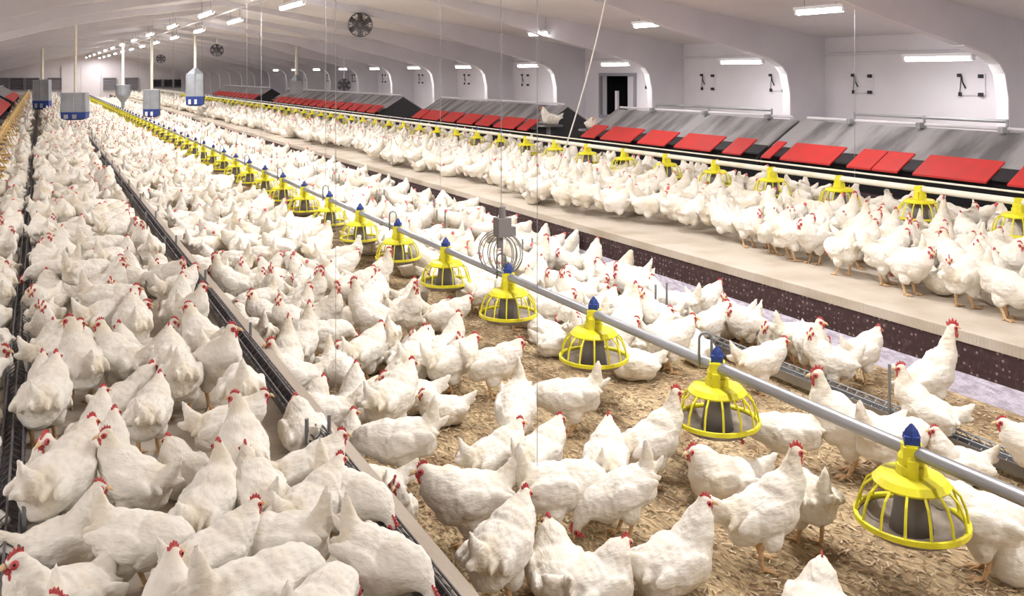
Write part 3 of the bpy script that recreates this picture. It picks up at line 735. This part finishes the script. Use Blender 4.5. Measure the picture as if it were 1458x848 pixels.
# on the litter, from the front
hen(958, 842, 25, 'sit', 'plump white hen sitting on litter at bottom centre, pink-combed head up', 0, 1.12)
hen(1085, 806, 12, 'alert', 'tall white hen standing before the second yellow feeder, dark red comb up', 0, 1.1)
hen(1152, 775, 100, 'stoop', 'white hen half behind the tall hen left of the nearest feeder', 0, 1.0)
hen(1030, 712, 185, 'rest', 'white hen under the second yellow feeder, pink face turned left', 0, 1.15)
hen(925, 690, 20, 'alert', 'white hen stretching up to the left side of the second feeder', 0, 1.05)
hen(1128, 672, 165, 'stoop', 'white hen feeding from the right side of the second feeder', 0, 1.0)
hen(888, 765, 190, 'peck', 'white hen with pointed tail pecking beside the sitting bottom-centre hen', 0, 1.0)
hen(785, 765, 20, 'stoop', 'white hen bending down right of the thin wire, back humped', 0, 1.1)
hen(862, 722, 80, 'stand', 'white hen behind the pecking hen, seen from the rear', 0, 1.05)
hen(700, 712, 40, 'stand', 'white hen right of the board edge group, tail towards the big stooping hen', 0, 1.0)
hen(765, 708, 50, 'stand', 'white hen left of the thin wire, neck raised away', 0, 1.0)
hen(668, 786, 200, 'stand', 'big white hen leaning left over the edge board, red eye patch', 0, 1.16)
hen(712, 866, 60, 'stand', 'white hen at the bottom edge behind the big leaning hen', 0, 1.1)
hen(792, 848, 100, 'rest', 'low round white hen at the bottom edge right of the wire', 0, 1.05)
hen(848, 868, 30, 'rest', 'white hen cut by the bottom edge with raised tail', 0, 1.05)
hen(575, 690, 186, 'stoop', 'white hen by the edge board reaching left, tail raised', 0, 1.1)
hen(735, 636, 262, 'peck', 'white hen pecking straight towards the camera with head on the litter', 0, 1.08)
hen(815, 618, 180, 'stoop', 'white hen stooping left below the third yellow feeder', 0, 1.05)
hen(630, 604, 200, 'rest', 'small round white hen resting on bare litter', 0, .92)
hen(700, 566, 8, 'stand', 'white hen left of the pecking hen, red comb against the litter', 0, 1.05)
hen(555, 628, 60, 'stand', 'broad white hen behind the hen at the edge board', 0, 1.15)
hen(500, 612, 90, 'sit', 'white hen seen from behind beside the edge board', 0, 1.1)
hen(600, 512, 70, 'rest', 'lone small white hen on litter left of the third feeder', 0, .95)
hen(1212, 676, 172, 'alert', 'white rooster beyond the pipe facing left with bright red comb', 0, 1.2)
hen(1262, 690, 15, 'stoop', 'white hen crossing beneath the central pipe left of the nearest feeder', 0, 1.1)
hen(1322, 640, 150, 'alert', 'white hen with thin raised neck by the rod pair', 0, 1.0)
hen(1322, 588, 6, 'tall', 'white rooster beyond the trough with upright bright red comb', 0, 1.08)
hen(1400, 820, 158, 'stand', 'white hen feeding at right of the nearest yellow feeder', 0, 1.12)
hen(1366, 690, 185, 'sit', 'white hen behind the nearest feeder pipe with pink face', 0, .95)
hen(1482, 700, 170, 'stand', 'white hen cut by the right edge above the central pipe', 0, 1.0)
hen(1160, 905, 60, 'rest', 'white back showing at the bottom edge left of the nearest feeder', 0, 1.0)
hen(1456, 826, 200, 'rest', 'white hen cut by the right edge below the pipe', 0, .95)
hen(1080, 560, 10, 'stand', 'white hen right behind the upturned loop on the pipe', 0, 1.0)
hen(1010, 500, 30, 'stand', 'white hen beside the rods beyond the pipe, fourth feeder side', 0, 1.0)
hen(1185, 560, 175, 'look', 'white hen with head turned back, beyond the trough centre', 0, 1.0)
hen(1130, 520, 15, 'stoop', 'white hen low before the lavender board strip', 0, 1.0)
hen(1225, 545, 30, 'stand', 'white hen left of the upright-combed rooster', 0, 1.0)
# left slat deck, from the front
hen(212, 648, 95, 'stand', 'white hen seen from behind, second in from the left trough, lower left', DZ, 0.88)
hen(125, 655, 85, 'sit', 'white hen crouching close beside the left trough, lower left', DZ, 0.88)
hen(322, 668, 25, 'stand', 'white hen with narrow raised neck and short tail, mid left deck', DZ, 0.88)
hen(432, 640, 120, 'rest', 'round white hen beside the dark trough, head away', DZ, 0.88)
hen(430, 745, 35, 'stand', 'white hen with red comb by the trough gap', DZ, 0.88)
hen(370, 778, 125, 'stand', 'slim white hen pointing away, pink face at its left', DZ, 0.88)
hen(195, 755, 165, 'look', 'white hen with red comb looking left behind the plump corner hen', DZ, 0.88)
hen(85, 812, 25, 'sit', 'plump white hen low in the left corner, beside the left trough', DZ, 0.88)
hen(262, 705, 140, 'rest', 'small white hen resting in the middle of the left deck', DZ, 0.88)
hen(292, 800, 80, 'look', 'white hen with bright red face at lower left centre', DZ, 0.88)
hen(190, 848, -8, 'stoop', 'white hen lying across the lower left foreground, back level', DZ, 0.88)
hen(300, 880, 50, 'stand', 'white hen cut by the bottom edge below the red-faced hen', DZ, 0.88)
hen(410, 850, 180, 'stoop', 'white hen reaching left near the bottom edge', DZ, 0.88)
hen(440, 800, 60, 'stand', 'white hen behind the one reaching left', DZ, 0.88)
hen(492, 778, -32, 'stoop', 'white hen reaching down into the dark trough, mid rail', DZ, 0.88)
hen(536, 880, -32, 'stoop', 'white hen with red comb in the trough at the bottom edge', DZ, 0.88)
hen(485, 880, 80, 'rest', 'white tail tip and back at the bottom edge left of the trough', DZ, 0.88)

# dense flock: pack each band from the front backwards
def inview(x, y, z, mx_=70):
    p = proj(x, y, z+.15)
    return p and -mx_ < p[0] < 1458+mx_ and p[1] < 848+90
def pack(x0, x1, y0, y1, z, tries, yawf, poses, keep=None, dens=None):
    step = 1.5; y = y0
    while y < y1:
        for k in range(int(tries*step*(x1-x0))):
            x = rnd.uniform(x0, x1); yy = rnd.uniform(y, min(y+step, y1))
            if not inview(x, yy, z): continue
            if keep and not keep(x, yy): continue
            put(x, yy, z, yawf(x, yy), rnd.choice(poses), rnd.uniform(.92, 1.06) if z > .1 and x < 1 else rnd.uniform(.96, 1.14))
        y += step
def away(px, py, z, rad):
    p = at(px, py, z); return p.x, p.y, rad
HOLE = [away(228, 672, DZ, .17)]
mix = ['stand', 'alert', 'look', 'sit', 'rest', 'stoop', 'stand', 'rest', 'sit']
low_ = ['sit', 'rest', 'sit', 'rest', 'stand', 'stoop', 'look']
calm = ['stand', 'stand', 'sit', 'sit', 'rest', 'rest', 'look', 'stoop']
NEARF = 20.0
def yaw_rand(x, y): return rnd.uniform(-PI, PI)
def yaw_left(x, y):              # hens at the trough face it, the rest stand any way
    if x > .58: return rnd.choice([PI/2, -PI/2, 0])+rnd.gauss(0, .3)
    if x < .18: return rnd.choice([PI/2, -PI/2, PI])+rnd.gauss(0, .3)
    return rnd.choice([rnd.gauss(R(60)-TH, .6), rnd.uniform(-PI, PI)])
pack(.015, .06, 1.2, NEARF, DZ, 900, lambda x, y: rnd.choice([PI/2, -PI/2])+rnd.gauss(0, .35), low_)
pack(.67, .72, 3.6, NEARF, DZ, 900, lambda x, y: rnd.choice([PI/2, -PI/2])+rnd.gauss(0, .35), low_)
pack(-.25, -.21, 1.2, NEARF, DZ, 900, lambda x, y: rnd.choice([PI/2, -PI/2])+rnd.gauss(0, .3), low_)
pack(.06, .60, 1.2, 3.6, DZ, 260, yaw_left, low_, keep=lambda x, y: all((x-a)**2+(y-b)**2 > r*r for a, b, r in HOLE))
pack(.06, .69, 3.6, NEARF, DZ, 260, yaw_left, low_, keep=lambda x, y: all((x-a)**2+(y-b)**2 > r*r for a, b, r in HOLE))
pack(-.80, -.24, 2.0, NEARF, DZ, 170, yaw_rand, calm)
def keep_mid(x, y):
    if y < 6.5:
        p = proj(x, y, 0)
        if p is None: return False
        px, py, Zc = p
        if py > 475 and px > 655: return False       # bare litter in front and under the feeders
        if py > 600 and px > 560: return False
        if 330 < px and py > 380 and rnd.random() < .25: return False
    return not any(abs(x-FX) < .12 and abs(y-f) < .12 for f in FEEDY)
def yaw_mid(x, y):
    if x < 1.38: return rnd.gauss(PI, .5) if rnd.random() < .5 else rnd.uniform(-PI, PI)
    if abs(x-FX) < .45: return (0 if x < FX else PI)+rnd.gauss(0, .5)
    return rnd.uniform(-PI, PI)
pack(1.14, 2.50, 2.0, 6.5, 0, 95, yaw_mid, mix, keep=keep_mid)
pack(1.13, 2.36, 6.5, NEARF, 0, 170, yaw_mid, mix, keep=keep_mid)
pack(2.82, 3.60, 4.3, NEARF, 0, 190, lambda x, y: rnd.choice([0, 0, PI])+rnd.gauss(0, .7), calm+['alert', 'look'])
def keep_strip(x, y):
    if y < 3.9: return False
    if y < 6.2: return x < 4.12
    return True
pack(3.90, 4.40, 3.2, NEARF, 0, 170, lambda x, y: rnd.gauss(PI if x < 4.1 else 0, .8), calm, keep=keep_strip)
def keep_deck(x, y):
    e = 4.98+.14*math.sin(y*1.3)+.12*math.sin(y*.37+1)
    if y > 14: e -= .12
    return x > e and not any(abs(x-GX) < .1 and abs(y-(1.7+.85*i)) < .1 for i in range(22))
pack(4.7, 6.28, 2.6, NEARF, DZ, 170, lambda x, y: rnd.gauss(0, .75) if x > 5.6 else rnd.choice([rnd.gauss(0, .8), rnd.uniform(-PI, PI)]), ['alert', 'alert', 'stand', 'stand', 'look', 'stoop', 'stand', 'look', 'alert', 'stand', 'stand', 'tall', 'sit', 'peck'], keep=keep_deck)
pack(6.55, 7.15, 2.6, NEARF, DZ, 60, yaw_rand, ['alert', 'stand', 'look'])
# two hens up on the nest box end and one before it
put(7.66, 13.38, .90, PI*.9, 'sit', 1.15, 'white hen perched in the gap between two nest boxes', True)
put(7.66, 12.10, .90, -PI*.6, 'rest', .95, 'smaller white hen perched at the dark hatch end of a nest box', True)
# ------------------------------------------------------------------ which ones show largest: those are individuals
def vis(h):
    p = proj(h[0], h[1], h[2]+.36)
    if p is None: return -1
    mg = 260/p[2]
    return 1/p[2] if (-mg < p[0] < 1458+mg and p[1] < 848+30) else -1
order = sorted(range(len(HENS)), key=lambda i: (-(HENS[i][6] is not None), -vis(HENS[i])))
solo = [i for i in order if vis(HENS[i]) > 0 or HENS[i][6]][:300]
solo_set = set(solo)
# labels: rows counted from the front inside each band
def band(h):
    x = h[0]; z = h[2]
    if z > .5: return None
    if z > .1: return ('left', 'far-left', 'right')[0 if -.2 < x < 1 else 1 if x < 0 else 2]
    return 'litter' if x < FX else 'strip'
BT = {'left': 'left slat deck beside the dark trough', 'far-left': 'band at the left edge', 'right': 'raised right deck', 'litter': 'litter left of the yellow feeders', 'strip': 'litter between pipe and brown deck side'}
PT = {'alert': ('upright white hen', ), 'look': ('head-turned white hen',), 'stand': ('standing white hen',), 'stoop': ('stooping white hen',), 'peck': ('pecking white hen',),
      'rest': ('low resting white hen',), 'sit': ('sitting white hen',), 'preen': ('preening white hen',), 'tall': ('white rooster',)}
SHORT = {'left': 'left slat deck', 'far-left': 'leftmost band', 'right': 'right deck', 'litter': 'litter left of feeders', 'strip': 'litter right of pipe'}
groups_ = {}
for i in solo:
    h = HENS[i]
    if h[6] is None: groups_.setdefault(band(h), []).append(i)
for bnd, ids in groups_.items():
    ids.sort(key=lambda i: proj(*HENS[i][:3])[2])
    per = {'left': 3, 'far-left': 2, 'right': 6, 'litter': 5, 'strip': 4}[bnd]
    for r0 in range(0, len(ids), per):
        row = sorted(ids[r0:r0+per], key=lambda i: proj(*HENS[i][:3])[0])
        for c0, i in enumerate(row):
            HENS[i][6] = '%s in %s row back, %s from left, %s' % (PT[HENS[i][4]][0], ordw(r0//per+1), ordw(c0+1), SHORT[bnd])
proto = {}
for n, i in enumerate(solo):
    x, y, z, yaw, pose, s, lab = HENS[i]
    key = (pose, n > 170)
    if key not in proto:
        P_ = PM[pose]; t = thing('hen', lab, 'chicken', (x, y, z), yaw, 'white hens of the flock'); t.scale = (s,)*3
        if pose == 'tall': t.name = 'rooster'
        obj('body', P_['body'], None, t)
        for nm in ('comb', 'wattle', 'beak', 'eye0', 'eye1', 'leg0', 'leg1'):
            if nm not in P_ or (n > 170 and nm in ('eye0', 'eye1', 'beak')): continue
            obj(nm.rstrip('01'), P_[nm], None, t)
        proto[key] = t
    else:
        t = dup(proto[key], (x, y, z), yaw, lab, 'white hens of the flock', s)
    if pose == 'alert' and 'rooster' in lab: t.name = 'rooster'
# ------------------------------------------------------------------ the rest of the flock, beyond counting: one object
rest = [h for i, h in enumerate(HENS) if i not in solo_set]
def far(x0, x1, y0, y1, z, d0, poses):
    s_ = .195; ny = int((y1-y0)/s_); nx = max(1, int((x1-x0)/s_))
    for j in range(ny):
        for i in range(nx):
            if rnd.random() > d0: continue
            x = x0+(i+.5+rnd.uniform(-.3, .3))*(x1-x0)/nx; y = y0+(j+.5+rnd.uniform(-.3, .3))*s_
            if inview(x, y, z, 30): rest.append([x, y, z, rnd.uniform(-PI, PI), rnd.choice(poses), rnd.uniform(.84, 1.0), None])
lp = ['alert', 'stand', 'stoop', 'rest', 'sit', 'look']
far(.12, .80, NEARF, 62, DZ, .97, lp); far(-.76, -.26, NEARF, 62, DZ, .9, lp); far(1.16, 2.40, NEARF, 62, 0, .95, lp); far(2.86, 3.6, NEARF, 62, 0, .95, lp)
far(3.9, 4.4, NEARF, 62, 0, .9, lp); far(4.85, 6.2, NEARF, 62, DZ, .93, lp); far(6.6, 7.2, NEARF, 62, DZ, .7, lp)
rnd_c = random.Random(5); V_, Fc, MI = [], [], []; off = 0
for h in rest:
    x, y, z, yaw, pose, s, _ = h
    if pose == 'tall': pose = 'alert'
    if pose in ('peck', 'preen'): pose = 'stoop'
    Zc = x*sT+y*cT; A = LOW[pose]
    c_, s_ = math.cos(yaw)*s, math.sin(yaw)*s
    rm = np.array([[c_, -s_, 0], [s_, c_, 0], [0, 0, s]])
    for k, (co, fs) in enumerate((A[0 if Zc > 17 else 1], A[2])):
        V_.append(co @ rm.T+np.array([x, y, z])); Fc += [tuple(a+off for a in f) for f in fs]; MI += [k]*len(fs); off += len(co)
        if Zc > 40 or rnd_c.random() < .55: break
me = bpy.data.meshes.new('flock'); me.from_pydata(np.concatenate(V_).tolist(), [], Fc); me.materials.append(M['feather']); me.materials.append(M['comb_pale'])
me.polygons.foreach_set('material_index', MI); me.polygons.foreach_set('use_smooth', [True]*len(MI)); me.update()
o = bpy.data.objects.new('flock', me); C.objects.link(o); tag(o, 'far dense flock of white hens filling the house to its end wall', 'flock'); o['kind'] = 'stuff'
print('HENS', len(HENS), 'solo', len(solo), 'rest', len(rest), 'flock faces', len(MI), 'farthest solo', min(vis(HENS[i]) for i in solo))
# ------------------------------------------------------------------ wood shavings scattered on the litter
V_, Fc, MI = [], [], []; r2 = np.random.RandomState(3)
n = 26000; k = 0
for i in range(n):
    u = r2.rand(); y = 1.3+u*u*8.5; x = 1.12+r2.rand()*3.3
    if not inview(x, y, 0, 60): continue
    a = r2.rand()*2*PI; L = .006+.014*r2.rand(); w_ = .0015+.0028*r2.rand(); h_ = .002+.006*r2.rand()*r2.rand(); tl = (r2.rand()-.5)*.012
    ux, uy = math.cos(a), math.sin(a); b0 = len(V_)
    V_ += [(x-ux*L-uy*w_, y-uy*L+ux*w_, h_-tl*.5+.002), (x-ux*L+uy*w_, y-uy*L-ux*w_, h_-tl*.5+.002), (x+ux*L+uy*w_, y+uy*L-ux*w_, h_+tl*.5+.002), (x+ux*L-uy*w_, y+uy*L+ux*w_, h_+tl*.5+.002),
           (x, y, h_+.006)]
    Fc += [(b0, b0+1, b0+4), (b0+1, b0+2, b0+4), (b0+2, b0+3, b0+4), (b0+3, b0, b0+4)]; MI += [int(r2.rand() < .42)]*4
me = bpy.data.meshes.new('shavings'); me.from_pydata(V_, [], Fc); me.materials.append(M['straw']); me.materials.append(M['straw_dark']); me.polygons.foreach_set('material_index', MI)
o = bpy.data.objects.new('wood_shavings', me); C.objects.link(o); tag(o, 'loose straw-coloured wood shavings covering the central litter', 'litter'); o['kind'] = 'stuff'
